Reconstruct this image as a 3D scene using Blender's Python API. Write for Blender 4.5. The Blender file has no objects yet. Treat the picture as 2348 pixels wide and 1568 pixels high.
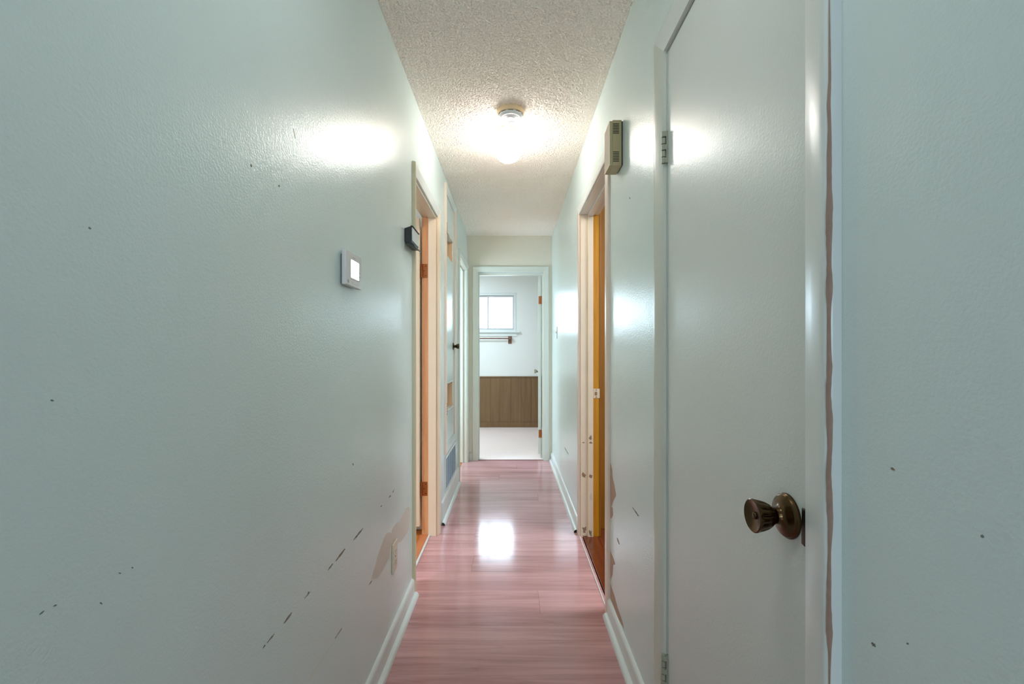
import bpy, bmesh, math, random
import numpy as np
from mathutils import Vector

random.seed(7)
SC = bpy.context.scene
COL = SC.collection

# ------------------------------------------------------------------ camera, sky, lights, exposure
F = 1045.0                      # focal length in pixels of the 2348 x 1568 frame
CX, CY = 1174.0, 807.0          # vanishing point of the corridor
EYE = 1.1755                    # eye height
A, B = 0.4825, 0.4355           # left / right wall distance from the camera axis
CEIL = 2.44
END = 4.95                      # face of the end wall
cam = bpy.data.cameras.new('camera')
cam.sensor_width = 36.0
cam.lens = 36.0 * F / 2348.0
cam.shift_y = (CY - 784.0) / 2348.0
cam.clip_start = 0.02
cam_o = bpy.data.objects.new('camera', cam)
COL.objects.link(cam_o)
cam_o.location = (0, 0, EYE)
cam_o.rotation_euler = (math.pi / 2, 0, 0)
SC.camera = cam_o

SC.view_settings.view_transform = 'Standard'
SC.view_settings.look = 'None'
SC.view_settings.gamma = 1.0
SC.view_settings.use_curve_mapping = False
SC.view_settings.exposure = 3.25
SC.cycles.max_bounces = 10
SC.cycles.diffuse_bounces = 8
SC.cycles.glossy_bounces = 5
SC.cycles.sample_clamp_indirect = 6.0
SC.cycles.caustics_reflective = False
SC.cycles.caustics_refractive = False

world = bpy.data.worlds.new('overcast_sky')
SC.world = world
world.use_nodes = True
bg = world.node_tree.nodes['Background']
bg.inputs['Color'].default_value = (0.68, 0.845, 1.0, 1)
bg.inputs['Strength'].default_value = 2.1

def area_light(name, loc, rot, sx, sy, power, color, portal=False):
    l = bpy.data.lights.new(name, 'AREA')
    l.shape = 'RECTANGLE'
    l.size, l.size_y = sx, sy
    l.energy = power
    l.color = color
    if portal:
        l.cycles.is_portal = True
    o = bpy.data.objects.new(name, l)
    COL.objects.link(o)
    o.location = loc
    o.rotation_euler = rot
    return o

area_light('bathroom_sky_portal', (-0.37, 7.165, 1.79), (-math.pi / 2, 0, 0), 0.80, 0.53, 1, (1, 1, 1), True)
area_light('living_room_sky_portal', (0, -4.05, 1.475), (math.pi / 2, 0, 0), 1.4, 1.05, 1, (1, 1, 1), True)
area_light('left_room_fill', (-2.2, 0.9, 2.40), (0, 0, 0), 0.6, 0.6, 7, (0.74, 0.87, 1.0))  # added light, no lamp is known in the left room
area_light('right_room_fill', (1.6, 2.2, 2.40), (0, 0, 0), 0.6, 0.6, 5, (0.84, 0.92, 1.0))  # unseen fill invented to light the right doorway and its jambs
area_light('end_room_fill', (-1.1, 5.9, 2.40), (0, 0, 0), 0.40, 0.40, 4.9, (0.68, 0.84, 1.0))  # added to brighten the end room beyond what its window gives
area_light('side_room_fill', (-1.9, 4.10, 1.25), (math.pi / 2, 0, 0), 1.2, 1.2, 9.5, (0.58, 0.78, 1.0))  # invented cool source for blue reflections; no window stands here
area_light('living_room_fill', (0.0, -2.0, 2.40), (0, 0, 0), 1.2, 1.2, 1.6, (0.72, 0.88, 1.0))  # made-up light behind the camera, lifts the near walls
area_light('corridor_mouth_fill', (0.0, 0.66, 2.42), (0, 0, 0), 0.22, 0.22, 0.37, (0.98, 0.98, 0.98))  # invented fill above the camera that evens out the near walls
LAMP_STRENGTH = 4.4

# ------------------------------------------------------------------ helpers: colour, materials
def lin(r, g, b):
    f = lambda c: (c / 255 / 12.92) if c / 255 <= 0.04045 else ((c / 255 + 0.055) / 1.055) ** 2.4
    return (f(r), f(g), f(b), 1.0)

def new_mat(name):
    m = bpy.data.materials.new(name)
    m.use_nodes = True
    nt = m.node_tree
    return m, nt, nt.nodes['Principled BSDF'], nt.nodes, nt.links

def mat(name, rgb, rough=0.5, metal=0.0, spec=0.5, bump=None, mottle=None, coat=0.0):
    """paint, metal or plastic; bump = (scale, strength, distance); mottle = (scale, amount)"""
    m, nt, p, N, L = new_mat(name)
    c = lin(*rgb)
    p.inputs['Base Color'].default_value = c
    p.inputs['Roughness'].default_value = rough
    p.inputs['Metallic'].default_value = metal
    p.inputs['Specular IOR Level'].default_value = spec
    p.inputs['Coat Weight'].default_value = coat
    if bump or mottle:
        tc = N.new('ShaderNodeTexCoord')
    if bump:
        layers = bump if isinstance(bump[0], tuple) else (bump,)
        prev = None
        for sc_, st, di in layers:
            n = N.new('ShaderNodeTexNoise')
            n.inputs['Scale'].default_value = sc_
            n.inputs['Detail'].default_value = 2.5
            L.new(tc.outputs['Object'], n.inputs['Vector'])
            b = N.new('ShaderNodeBump')
            b.inputs['Strength'].default_value = st
            b.inputs['Distance'].default_value = di
            L.new(n.outputs['Fac'], b.inputs['Height'])
            if prev:
                L.new(prev.outputs['Normal'], b.inputs['Normal'])
            prev = b
        L.new(prev.outputs['Normal'], p.inputs['Normal'])
    if mottle:
        n = N.new('ShaderNodeTexNoise')
        n.inputs['Scale'].default_value = mottle[0]
        n.inputs['Detail'].default_value = 4
        L.new(tc.outputs['Object'], n.inputs['Vector'])
        mx = N.new('ShaderNodeMix')
        mx.data_type = 'RGBA'
        k = mottle[1]
        mx.inputs[6].default_value = tuple(v * (1 - k) for v in c[:3]) + (1,)
        mx.inputs[7].default_value = tuple(min(1, v * (1 + k)) for v in c[:3]) + (1,)
        L.new(n.outputs['Fac'], mx.inputs[0])
        L.new(mx.outputs[2], p.inputs['Base Color'])
    return m

def wood(name, dark, light, axis='X', rough=0.3, scale=1.0, planks=False, spec=0.5):
    """grain stretched along one axis; with planks=True every plank differs and shows two printed strips"""
    m, nt, p, N, L = new_mat(name)
    tc = N.new('ShaderNodeTexCoord')
    sep = N.new('ShaderNodeSeparateXYZ')
    L.new(tc.outputs['Object'], sep.inputs[0])
    def math_(op, a, b=None):
        n = N.new('ShaderNodeMath')
        n.operation = op
        for i, v in enumerate((a, b)):
            if v is None:
                continue
            if isinstance(v, (int, float)):
                n.inputs[i].default_value = v
            else:
                L.new(v, n.inputs[i])
        return n.outputs[0]
    comb = N.new('ShaderNodeCombineXYZ')
    f = {'X': (1.6, 26, 26), 'Y': (26, 1.6, 26), 'Z': (26, 26, 1.6)}[axis]
    outs = [math_('MULTIPLY', sep.outputs[i], f[i] * scale) for i in range(3)]
    if planks:
        oi = N.new('ShaderNodeObjectInfo')
        strip = math_('GREATER_THAN', sep.outputs[1], 0.0)
        seed = math_('ADD', math_('MULTIPLY', oi.outputs['Random'], 37.0), math_('MULTIPLY', strip, 11.3))
        outs[2] = math_('ADD', outs[2], math_('MULTIPLY', seed, 3.0))
        outs[0] = math_('ADD', outs[0], seed)
    for i in range(3):
        L.new(outs[i], comb.inputs[i])
    n1 = N.new('ShaderNodeTexNoise')
    n1.inputs['Scale'].default_value = 1.0
    n1.inputs['Detail'].default_value = 4
    n1.inputs['Distortion'].default_value = 0.6
    L.new(comb.outputs[0], n1.inputs['Vector'])
    # contour lines of a broad, slow noise give the cathedral figure
    n2 = N.new('ShaderNodeTexNoise')
    n2.inputs['Scale'].default_value = 0.28
    n2.inputs['Detail'].default_value = 1.5
    L.new(comb.outputs[0], n2.inputs['Vector'])
    rings = math_('FRACT', math_('MULTIPLY', n2.outputs['Fac'], 17.0))
    tri = math_('ABSOLUTE', math_('SUBTRACT', rings, 0.5))
    line = math_('POWER', math_('MULTIPLY', tri, 2.0), 7.0)
    fac = math_('SUBTRACT', n1.outputs['Fac'], math_('MULTIPLY', line, 0.10))
    if planks:
        w = N.new('ShaderNodeTexWhiteNoise')
        w.noise_dimensions = '1D'
        L.new(seed, w.inputs['W'])
        fac = math_('ADD', fac, math_('MULTIPLY', math_('SUBTRACT', w.outputs['Value'], 0.5), 0.22))
    ramp = N.new('ShaderNodeValToRGB')
    ramp.color_ramp.elements[0].position = 0.18
    ramp.color_ramp.elements[0].color = lin(*dark)
    ramp.color_ramp.elements[1].position = 0.74
    ramp.color_ramp.elements[1].color = lin(*light)
    L.new(fac, ramp.inputs[0])
    L.new(ramp.outputs[0], p.inputs['Base Color'])
    p.inputs['Roughness'].default_value = rough
    p.inputs['Specular IOR Level'].default_value = spec
    return m

M = {}
PEEL = ((235, 0.62, 0.0010), (70, 0.16, 0.0014))
M['wall'] = mat('mint_wall_paint', (215, 230, 228), 0.24, spec=0.5, bump=PEEL, mottle=(2.2, 0.025))
M['door'] = mat('grey_green_door_paint', (213, 219, 214), 0.29, spec=0.5, bump=((210, 0.42, 0.0008), (24, 0.12, 0.0014)), mottle=(3, 0.02))
M['endwall'] = mat('cream_green_wall_paint', (216, 208, 190), 0.45, bump=PEEL)
M['white'] = mat('white_trim_paint', (214, 220, 217), 0.28, bump=(60, 0.08, 0.0008), mottle=(9, 0.03))
M['trim'] = mat('sage_white_trim_paint', (200, 203, 191), 0.30, bump=(60, 0.08, 0.0008), mottle=(9, 0.03))
M['cream'] = mat('cream_trim_paint', (228, 212, 188), 0.38, bump=(60, 0.08, 0.0008), mottle=(9, 0.04))
M['pinkcream'] = mat('pink_cream_trim_paint', (224, 208, 192), 0.38, bump=(60, 0.08, 0.0008), mottle=(9, 0.03))
M['ceiling'] = mat('popcorn_plaster', (250, 241, 230), 0.75, spec=0.35, bump=(420, 0.35, 0.0008))
M['roomwhite'] = mat('white_room_paint', (222, 224, 220), 0.55, bump=(120, 0.2, 0.0006))
M['plank'] = wood('cherry_laminate', (164, 119, 120), (208, 161, 162), 'X', 0.13, planks=True)
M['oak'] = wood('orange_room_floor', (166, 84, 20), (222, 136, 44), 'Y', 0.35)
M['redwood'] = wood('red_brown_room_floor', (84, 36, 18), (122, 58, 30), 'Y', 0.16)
M['threshold'] = wood('orange_threshold_wood', (164, 92, 52), (206, 130, 84), 'Y', 0.35)
M['rawwood'] = wood('raw_tan_wood', (216, 172, 130), (238, 202, 164), 'Z', 0.6)
M['rebate'] = wood('stained_orange_wood', (206, 146, 100), (232, 180, 132), 'Z', 0.45)
M['golden'] = wood('golden_varnished_wood', (176, 116, 16), (214, 150, 34), 'Z', 0.35)
M['darkgold'] = wood('dark_golden_panelling', (128, 82, 18), (164, 106, 26), 'Z', 0.45)
M['wainscot'] = wood('brown_plywood_panelling', (100, 74, 44), (124, 94, 60), 'Z', 0.5)
M['brownwood'] = wood('dark_brown_wood', (92, 60, 46), (132, 92, 70), 'X', 0.45)
M['vinyl'] = mat('pale_vinyl_floor', (230, 212, 206), 0.42, mottle=(14, 0.03))
M['bronze'] = mat('aged_bronze', (90, 70, 46), 0.27, metal=1.0, mottle=(60, 0.25))
M['bronzedark'] = mat('dark_bronze', (58, 46, 34), 0.38, metal=0.9)
M['chrome'] = mat('worn_chrome', (168, 158, 146), 0.25, metal=1.0)
M['rust'] = mat('rusty_copper_hinge', (158, 92, 44), 0.45, metal=0.5, mottle=(220, 0.45))
M['hingepaint'] = mat('painted_hinge', (150, 152, 134), 0.38, bump=(90, 0.2, 0.0008))
M['black'] = mat('black_plastic', (17, 17, 18), 0.35)
M['dark'] = mat('dark_cavity', (26, 24, 22), 0.9)
M['slot'] = mat('dark_slot', (20, 17, 12), 0.8)
M['lens'] = mat('pale_front_panel', (196, 204, 204), 0.25)
M['thermo'] = mat('thermostat_plastic', (214, 212, 212), 0.38)
M['thermodark'] = mat('thermostat_back_plate', (128, 132, 128), 0.45)
M['greyprint'] = mat('grey_print', (138, 140, 144), 0.5)
M['chime'] = mat('beige_chime_plastic', (166, 152, 114), 0.45)
M['chimetrim'] = mat('light_beige_chime_edge', (220, 200, 168), 0.45)
M['cloth'] = mat('speckled_chime_cloth', (214, 186, 164), 0.8, bump=(500, 0.8, 0.001), mottle=(330, 0.75))
M['plate'] = mat('ivory_plate_plastic', (220, 208, 184), 0.35)
M['grille'] = mat('blue_grey_vent_metal', (122, 140, 164), 0.4, metal=0.2)
M['alu'] = mat('window_aluminium', (186, 188, 192), 0.4, metal=0.3)
M['ceramic'] = mat('cream_porcelain', (226, 200, 160), 0.22)
M['ribbedglass'] = mat('pale_canopy_lens', (214, 216, 218), 0.18)
M['brass'] = mat('dull_brass', (196, 178, 152), 0.40, metal=0.4)
M['patch'] = mat('old_beige_paint', (214, 210, 198), 0.42)
M['barepatch'] = mat('bare_tan_patch', (176, 148, 126), 0.6)
M['wornwood'] = mat('worn_brown_edge', (150, 124, 110), 0.6, mottle=(60, 0.25))
M['scuff'] = mat('dark_scuff', (124, 124, 114), 0.7)
M['scuffwarm'] = mat('brown_scuff', (142, 122, 98), 0.7)
M['faint'] = mat('faint_scratch', (186, 194, 190), 0.5)
M['olive_shade'] = mat('olive_shaded_trim_paint', (204, 194, 162), 0.34)  # olive tone puts the shade on the near casing into its paint
M['scratch'] = mat('pale_scratch', (206, 202, 180), 0.5)
M['stain'] = mat('brown_wood_chip', (152, 116, 86), 0.6)

def emission_mat(name, rgb, strength):
    m, nt, p, N, L = new_mat(name)
    p.inputs['Base Color'].default_value = lin(*rgb)
    p.inputs['Emission Color'].default_value = lin(*rgb)
    p.inputs['Emission Strength'].default_value = strength
    return m
M['screen'] = emission_mat('lit_thermostat_screen', (240, 243, 250), 0.95)

def globe_mat():
    m, nt, p, N, L = new_mat('lit_ribbed_glass_globe')
    p.inputs['Base Color'].default_value = (0.9, 0.9, 0.9, 1)
    p.inputs['Roughness'].default_value = 0.2
    p.inputs['Emission Color'].default_value = (1.0, 0.98, 0.945, 1)
    p.inputs['Emission Strength'].default_value = LAMP_STRENGTH
    return m
M['globe'] = globe_mat()
M['globecap'] = emission_mat('dim_globe_bottom', (255, 250, 244), 0.12)

def glass_mat():
    m, nt, p, N, L = new_mat('clear_window_glass')
    for n in list(N):
        if n.type == 'BSDF_PRINCIPLED':
            N.remove(n)
    tr = N.new('ShaderNodeBsdfTransparent')
    tr.inputs['Color'].default_value = (0.96, 0.98, 0.97, 1)
    gl = N.new('ShaderNodeBsdfGlossy')
    gl.inputs['Roughness'].default_value = 0.02
    fr = N.new('ShaderNodeFresnel')
    fr.inputs['IOR'].default_value = 1.45
    mx = N.new('ShaderNodeMixShader')
    L.new(fr.outputs[0], mx.inputs[0])
    L.new(tr.outputs[0], mx.inputs[1])
    L.new(gl.outputs[0], mx.inputs[2])
    L.new(mx.outputs[0], N['Material Output'].inputs['Surface'])
    return m
M['glass'] = glass_mat()

# ------------------------------------------------------------------ helpers: geometry
class MB:
    def __init__(self):
        self.v, self.f = [], []
    def box(self, x0, x1, y0, y1, z0, z1):
        x0, x1 = sorted((x0, x1)); y0, y1 = sorted((y0, y1)); z0, z1 = sorted((z0, z1))
        n = len(self.v)
        self.v += [(x0, y0, z0), (x1, y0, z0), (x1, y1, z0), (x0, y1, z0), (x0, y0, z1), (x1, y0, z1), (x1, y1, z1), (x0, y1, z1)]
        self.f += [tuple(n + i for i in q) for q in ((0, 3, 2, 1), (4, 5, 6, 7), (0, 1, 5, 4), (1, 2, 6, 5), (2, 3, 7, 6), (3, 0, 4, 7))]
        return self
    def loft(self, rings, cap=True, closed=True):
        n, k = len(self.v), len(rings[0])
        for r in rings:
            self.v += [tuple(p) for p in r]
        for i in range(len(rings) - 1):
            for j in range(k if closed else k - 1):
                a, b = n + i * k + j, n + i * k + (j + 1) % k
                self.f.append((a, b, b + k, a + k))
        if cap:
            self.f.append(tuple(n + j for j in reversed(range(k))))
            m = n + (len(rings) - 1) * k
            self.f.append(tuple(m + j for j in range(k)))
        return self
    def lathe(self, prof, c, axis=(0, 0, 1), n=32, ripple=None, cap=True):
        """prof: (radius, distance along the axis); ripple(i, angle) scales a radius"""
        ax = Vector(axis).normalized()
        u = ax.orthogonal().normalized()
        w = ax.cross(u)
        c = Vector(c)
        rings = []
        for i, (r, t) in enumerate(prof):
            ring = []
            for j in range(n):
                an = 2 * math.pi * j / n
                rr = r * (ripple(i, an) if ripple else 1)
                ring.append(c + ax * t + (u * math.cos(an) + w * math.sin(an)) * rr)
            rings.append(ring)
        return self.loft(rings, cap)
    def plate(self, pts, offset):
        """thin flat polygon: pts on a plane, thickness vector offset"""
        off = Vector(offset)
        return self.loft([[Vector(p) for p in pts], [Vector(p) + off for p in pts]])

WLOC = {}
def root(name, loc, label=None, cat=None, group=None, kind=None):
    o = bpy.data.objects.new(name, None)
    o.empty_display_size = 0.05
    COL.objects.link(o)
    o.location = loc
    WLOC[o.name] = Vector(loc)
    tag(o, label, cat, group, kind)
    return o

def tag(o, label=None, cat=None, group=None, kind=None):
    for k, v in (('label', label), ('category', cat), ('group', group), ('kind', kind)):
        if v:
            o[k] = v
    return o

def build(mb, name, m, parent=None, bevel=0.0, seg=2, smooth=False, origin=None, label=None):
    me = bpy.data.meshes.new(name)
    base = Vector((0, 0, 0))
    if parent is not None:
        base = WLOC[parent.name]
    org = Vector(origin) if origin is not None else base
    me.from_pydata([tuple(Vector(p) - org) for p in mb.v], [], mb.f)
    bm = bmesh.new()
    bm.from_mesh(me)
    bmesh.ops.recalc_face_normals(bm, faces=bm.faces)
    bm.to_mesh(me)
    bm.free()
    me.materials.append(m)
    o = bpy.data.objects.new(name, me)
    COL.objects.link(o)
    WLOC[o.name] = org
    if parent is not None:
        o.parent = parent
    o.location = org - base
    if smooth:
        me.shade_smooth()
        if smooth != 'all':
            me.set_sharp_from_angle(angle=math.radians(smooth))
    if bevel:
        b = o.modifiers.new('bevel', 'BEVEL')
        b.width = bevel
        b.segments = seg
        b.limit_method = 'ANGLE'
        b.angle_limit = math.radians(35)
        me.shade_smooth()
        me.set_sharp_from_angle(angle=math.radians(35))
        b.harden_normals = True
    if label:
        o['label'] = label
    return o

def struct(o, label=None, cat=None):
    return tag(o, label, cat, None, 'structure')

def S(side, p, y, z):
    """point on a side wall: p metres out of its face into the corridor"""
    return (-A + p, y, z) if side == 'L' else (B - p, y, z)

def sbox(mb, side, p0, p1, y0, y1, z0, z1):
    a, b = S(side, p0, y0, z0), S(side, p1, y1, z1)
    return mb.box(a[0], b[0], y0, y1, z0, z1)

def px(side, x, y, p=0.0):
    """a pixel of the 2348 x 1568 frame put on the plane of a side wall"""
    X = (-A + p) if side == 'L' else (B - p)
    Y = X * F / (x - CX)
    return (X, Y, EYE + (CY - y) * Y / F)

# ------------------------------------------------------------------ the shell: floors
TL, TR = 0.095, 0.117                       # wall thickness left and right
fl = MB().box(-0.535, 0.452, -0.4, END + 0.01, -0.06, -0.012)
floor = struct(build(fl, 'floor', M['dark']), 'red brown laminate plank floor of the corridor', 'floor')
ROW0, ROWW = 1.857, 0.1947
random.seed(3)
for r in range(-12, 16):
    y0, y1 = max(-0.399, ROW0 + r * ROWW), min(ROW0 + (r + 1) * ROWW, END)
    if y0 > END - 0.02:
        break
    joint = {1: 0.128, 3: -0.219, 5: -0.238}.get(r)
    if joint is None:
        joint = {9: 0.21, 12: -0.12, 14: 0.05}.get(r, -0.6)
    cuts = [-0.53] + [j for j in (joint - 1.215, joint, joint + 1.215) if -0.5 < j < 0.42] + [0.447]
    for c0, c1 in zip(cuts[:-1], cuts[1:]):
        g = 0.00022
        rz = random.uniform(-0.0003, 0.0003)
        build(MB().box(c0 + g, c1 - g, y0 + g, y1 - g, -0.012, rz), 'plank', M['plank'], floor, bevel=0.0005, seg=1,
              origin=((c0 + c1) / 2, (y0 + y1) / 2, -0.006))

struct(build(MB().box(-3.0, -0.535, -0.4, END, -0.06, -0.004), 'floor', M['oak']), 'orange wood floor of the room left of the corridor', 'floor')
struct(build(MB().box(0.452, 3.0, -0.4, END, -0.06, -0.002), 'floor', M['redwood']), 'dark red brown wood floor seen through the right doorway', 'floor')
struct(build(MB().box(-1.9, 1.5, END + 0.01, 7.1, -0.06, 0.004), 'floor', M['vinyl']), 'pale lavender vinyl floor of the end room', 'floor')
struct(build(MB().box(-3.0, 3.0, -4.1, -0.4, -0.06, 0.0), 'floor', M['plank']), 'wood floor behind the camera', 'floor')

# ------------------------------------------------------------------ ceiling: popcorn relief
def popcorn():
    st = 0.0022
    x0, x1, y0, y1 = -A - 0.004, B + 0.004, 1.45, END + 0.004
    nx, ny = int((x1 - x0) / st) + 1, int((y1 - y0) / st) + 1
    rng = np.random.default_rng(5)
    H = np.zeros((ny, nx))
    nb = int((x1 - x0) * (y1 - y0) / 1.9e-5)
    bx = rng.uniform(0, nx - 1, nb); by = rng.uniform(0, ny - 1, nb)
    br = rng.uniform(0.0020, 0.0046, nb) / st
    bh = rng.uniform(0.45, 1.0, nb) * 0.0064
    ix, iy = np.rint(bx).astype(int), np.rint(by).astype(int)
    for dy in range(-3, 4):
        for dx in range(-3, 4):
            jx, jy = ix + dx, iy + dy
            ok = (jx >= 0) & (jx < nx) & (jy >= 0) & (jy < ny)
            d2 = ((jx - bx) ** 2 + (jy - by) ** 2) / br ** 2
            h = bh * np.sqrt(np.clip(1 - d2, 0, None))
            np.maximum.at(H, (jy[ok], jx[ok]), h[ok])
    xs = np.linspace(x0, x1, nx); ys = np.linspace(y0, y1, ny)
    gx, gy = np.meshgrid(xs, ys)
    co = np.stack([gx, gy, CEIL + 0.0015 - H], -1).reshape(-1, 3).astype(np.float32)
    i = (np.arange(ny - 1)[:, None] * nx + np.arange(nx - 1)[None, :]).reshape(-1)
    quads = np.stack([i, i + nx, i + nx + 1, i + 1], -1).astype(np.int32)   # facing down
    me = bpy.data.meshes.new('ceiling')
    me.vertices.add(len(co)); me.vertices.foreach_set('co', co.reshape(-1))
    me.loops.add(quads.size); me.loops.foreach_set('vertex_index', quads.reshape(-1))
    me.polygons.add(len(quads))
    me.polygons.foreach_set('loop_start', np.arange(len(quads), dtype=np.int32) * 4)
    me.update(calc_edges=True)
    me.shade_smooth()
    me.materials.append(M['ceiling'])
    o = bpy.data.objects.new('ceiling', me)
    COL.objects.link(o)
    return o
struct(popcorn(), 'rough white popcorn ceiling of the corridor', 'ceiling')
cl = MB().box(-3.0, 3.0, -4.1, 1.45, CEIL, CEIL + 0.1).box(-3.0, 3.0, 1.45, 7.2, CEIL + 0.004, CEIL + 0.1)
struct(build(cl, 'ceiling', M['roomwhite']), 'smooth ceiling over the other rooms', 'ceiling')

# ------------------------------------------------------------------ walls with their openings
def wall_y(name, x0, x1, y0, y1, holes, m, top=CEIL + 0.004):
    """wall running along Y; holes = (y0, y1, z0, z1)"""
    mb = MB()
    y = y0
    for h in sorted(holes):
        mb.box(x0, x1, y, h[0], 0, top)
        if h[2] > 0:
            mb.box(x0, x1, h[0], h[1], 0, h[2])
        mb.box(x0, x1, h[0], h[1], h[3], top)
        y = h[1]
    mb.box(x0, x1, y, y1, 0, top)
    return build(mb, name, m)
def wall_x(name, y0, y1, x0, x1, holes, m, top=CEIL + 0.004, z=0.0):
    mb = MB()
    x = x0
    for h in sorted(holes):
        mb.box(x, h[0], y0, y1, z, top)
        if h[2] > 0:
            mb.box(h[0], h[1], y0, y1, z, h[2])
        mb.box(h[0], h[1], y0, y1, h[3], top)
        x = h[1]
    mb.box(x, x1, y0, y1, z, top)
    return build(mb, name, m)

J = 0.018                                    # jamb board thickness
D1 = (2.255, 2.92, 2.040)                    # left doorway: near, far, head
D2 = (2.085, 2.90, 2.047)                    # right doorway
D3 = (4.13, 4.85, 2.044)                     # far left doorway
D4 = (0.668, 1.283, 2.022)                   # near right closet door
DU = (3.30, 3.77, 0.505, 2.325)              # utility closet door in the left wall
DE = (-0.367, 0.341, 2.044)                  # end doorway
GR = (3.275, 3.865, 0.165, 0.420)            # return air grille

wall_left = struct(wall_y('wall_left', -A - TL, -A, -0.30, END,
    [(D1[0] - J, D1[1] + J, 0, D1[2] + J), (DU[0] - J, DU[1] + J, DU[2] - J, DU[3] + J), (D3[0] - J, D3[1] + J, 0, D3[2] + J)], M['wall']),
    'pale mint painted wall on the left of the corridor', 'wall')
wall_right = struct(wall_y('wall_right', B, B + TR, -0.30, END,
    [(D4[0] - J, D4[1] + J, 0, D4[2] + J), (D2[0] - J, D2[1] + J, 0, D2[2] + J)], M['wall']),
    'pale mint painted wall on the right of the corridor', 'wall')
wall_end = struct(wall_x('wall_end', END, END + 0.10, -3.0, 3.0, [(DE[0] - J, DE[1] + J, 0, DE[2] + J)], M['endwall']),
    'cream wall with the doorway at the corridor end', 'wall')
WIN = (-0.80, 0.06, 1.495, 2.086)
wall_far = struct(wall_x('wall_far', 7.1, 7.2, -1.9, 1.5, [(WIN[0] + 0.02, WIN[1] - 0.02, WIN[2] + 0.02, WIN[3] - 0.02)], M['roomwhite']),
    'white wall with a small window in the end room', 'wall')
# walls out of view that close the rooms
sw = lambda o: struct(o)
sw(build(MB().box(-1.9, -1.8, END + 0.1, 7.1, 0, CEIL + 0.004), 'wall_end_room_left', M['roomwhite']))
sw(build(MB().box(1.4, 1.5, END + 0.1, 7.1, 0, CEIL + 0.004), 'wall_end_room_right', M['roomwhite']))
sw(build(MB().box(-3.1, -3.0, -4.1, END + 0.1, 0, CEIL + 0.004), 'wall_outer_left', M['roomwhite']))
sw(build(MB().box(3.0, 3.1, -4.1, END + 0.1, 0, CEIL + 0.004), 'wall_outer_right', M['roomwhite']))
sw(build(MB().box(-3.0, -A, -0.40, -0.30, 0, CEIL), 'wall_living_left', M['roomwhite']))
sw(build(MB().box(B, 3.0, -0.40, -0.30, 0, CEIL), 'wall_living_right', M['roomwhite']))
sw(build(MB().box(-3.0, -A - TL, 3.02, 3.10, 0, CEIL), 'wall_left_room_divider', M['roomwhite']))
sw(build(MB().box(-3.0, -A - TL, 3.98, 4.05, 0, CEIL), 'wall_side_room_divider', M['roomwhite']))
sw(build(MB().box(-1.25, -1.18, 3.10, 3.98, 0, CEIL), 'wall_utility_closet', M['dark']))
sw(build(MB().box(B + TR, 1.25, 0.42, 0.50, 0, CEIL).box(B + TR, 1.25, 1.45, 1.53, 0, CEIL).box(1.17, 1.25, 0.5, 1.45, 0, CEIL), 'wall_closet', M['roomwhite']))
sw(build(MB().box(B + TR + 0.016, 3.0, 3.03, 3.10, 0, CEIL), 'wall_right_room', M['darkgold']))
LW = (-0.7, 0.7, 0.95, 2.00)
sw(wall_x('wall_living_back', -4.1, -4.0, -3.0, 3.0, [LW], M['roomwhite'], CEIL))  # unseen living room, invented to carry light into the corridor

# ------------------------------------------------------------------ mouldings
def clam(t=0.018, w=0.057):
    return [(0, 0.003), (0.42 * t, 0.003), (0.50 * t, 0.006), (0.74 * t, 0.386 * w), (0.95 * t, 0.70 * w), (t, 0.84 * w), (0.97 * t, 0.93 * w), (0.78 * t, w - 0.0008), (0.6 * t, w), (0, w)]
def flat(t=0.012, w=0.065):
    return [(0, 0.003), (t * 0.8, 0.003), (t, 0.006), (t, w - 0.004), (t * 0.75, w), (0, w)]

def side_casing(side, parent, op, prof, m, floor_z=0.0, ms=None, sill=None):
    """near, far and head casing of an opening in a side wall, mitred"""
    yn, yf, zt = op
    ms = ms or (m, m, m)
    zb = (lambda w: floor_z) if sill is None else (lambda w: sill - w)
    out = []
    for k, (mm, ring0, ring1) in enumerate((
        (ms[0], [S(side, p, yn - w, zb(w)) for p, w in prof], [S(side, p, yn - w, zt + w) for p, w in prof]),
        (ms[1], [S(side, p, yf + w, zb(w)) for p, w in prof], [S(side, p, yf + w, zt + w) for p, w in prof]),
        (ms[2], [S(side, p, yn - w, zt + w) for p, w in prof], [S(side, p, yf + w, zt + w) for p, w in prof]))):
        out.append(build(MB().loft([ring0, ring1]), 'head_casing' if k == 2 else 'casing', mm, parent, smooth=40))
    if sill is not None:
        out.append(build(MB().loft([[S(side, p, yn - w, sill - w) for p, w in prof], [S(side, p, yf + w, sill - w) for p, w in prof]]), 'sill_casing', ms[2], parent, smooth=40))
    return out

def side_jambs(side, parent, op, depth, ms, z0=0.0):
    yn, yf, zt = op
    e = 0.0004
    build(sbox(MB(), side, -depth, -e, yn - J, yn, z0, zt + J), 'jamb', ms[0], parent, bevel=0.001)
    build(sbox(MB(), side, -depth, -e, yf, yf + J, z0, zt + J), 'jamb', ms[1], parent, bevel=0.001)
    build(sbox(MB(), side, -depth, -e, yn, yf, zt, zt + J), 'head_jamb', ms[2], parent, bevel=0.001)

def side_stops(side, parent, op, p0, p1, ms, t=0.011, z0=0.0):
    yn, yf, zt = op
    build(sbox(MB(), side, p0, p1, yn, yn + t, z0, zt - t), 'door_stop', ms[0], parent, bevel=0.0015)
    build(sbox(MB(), side, p0, p1, yf - t, yf, z0, zt - t), 'door_stop', ms[1], parent, bevel=0.0015)
    build(sbox(MB(), side, p0, p1, yn, yf, zt - t, zt), 'head_stop', ms[2], parent, bevel=0.0015)

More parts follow.
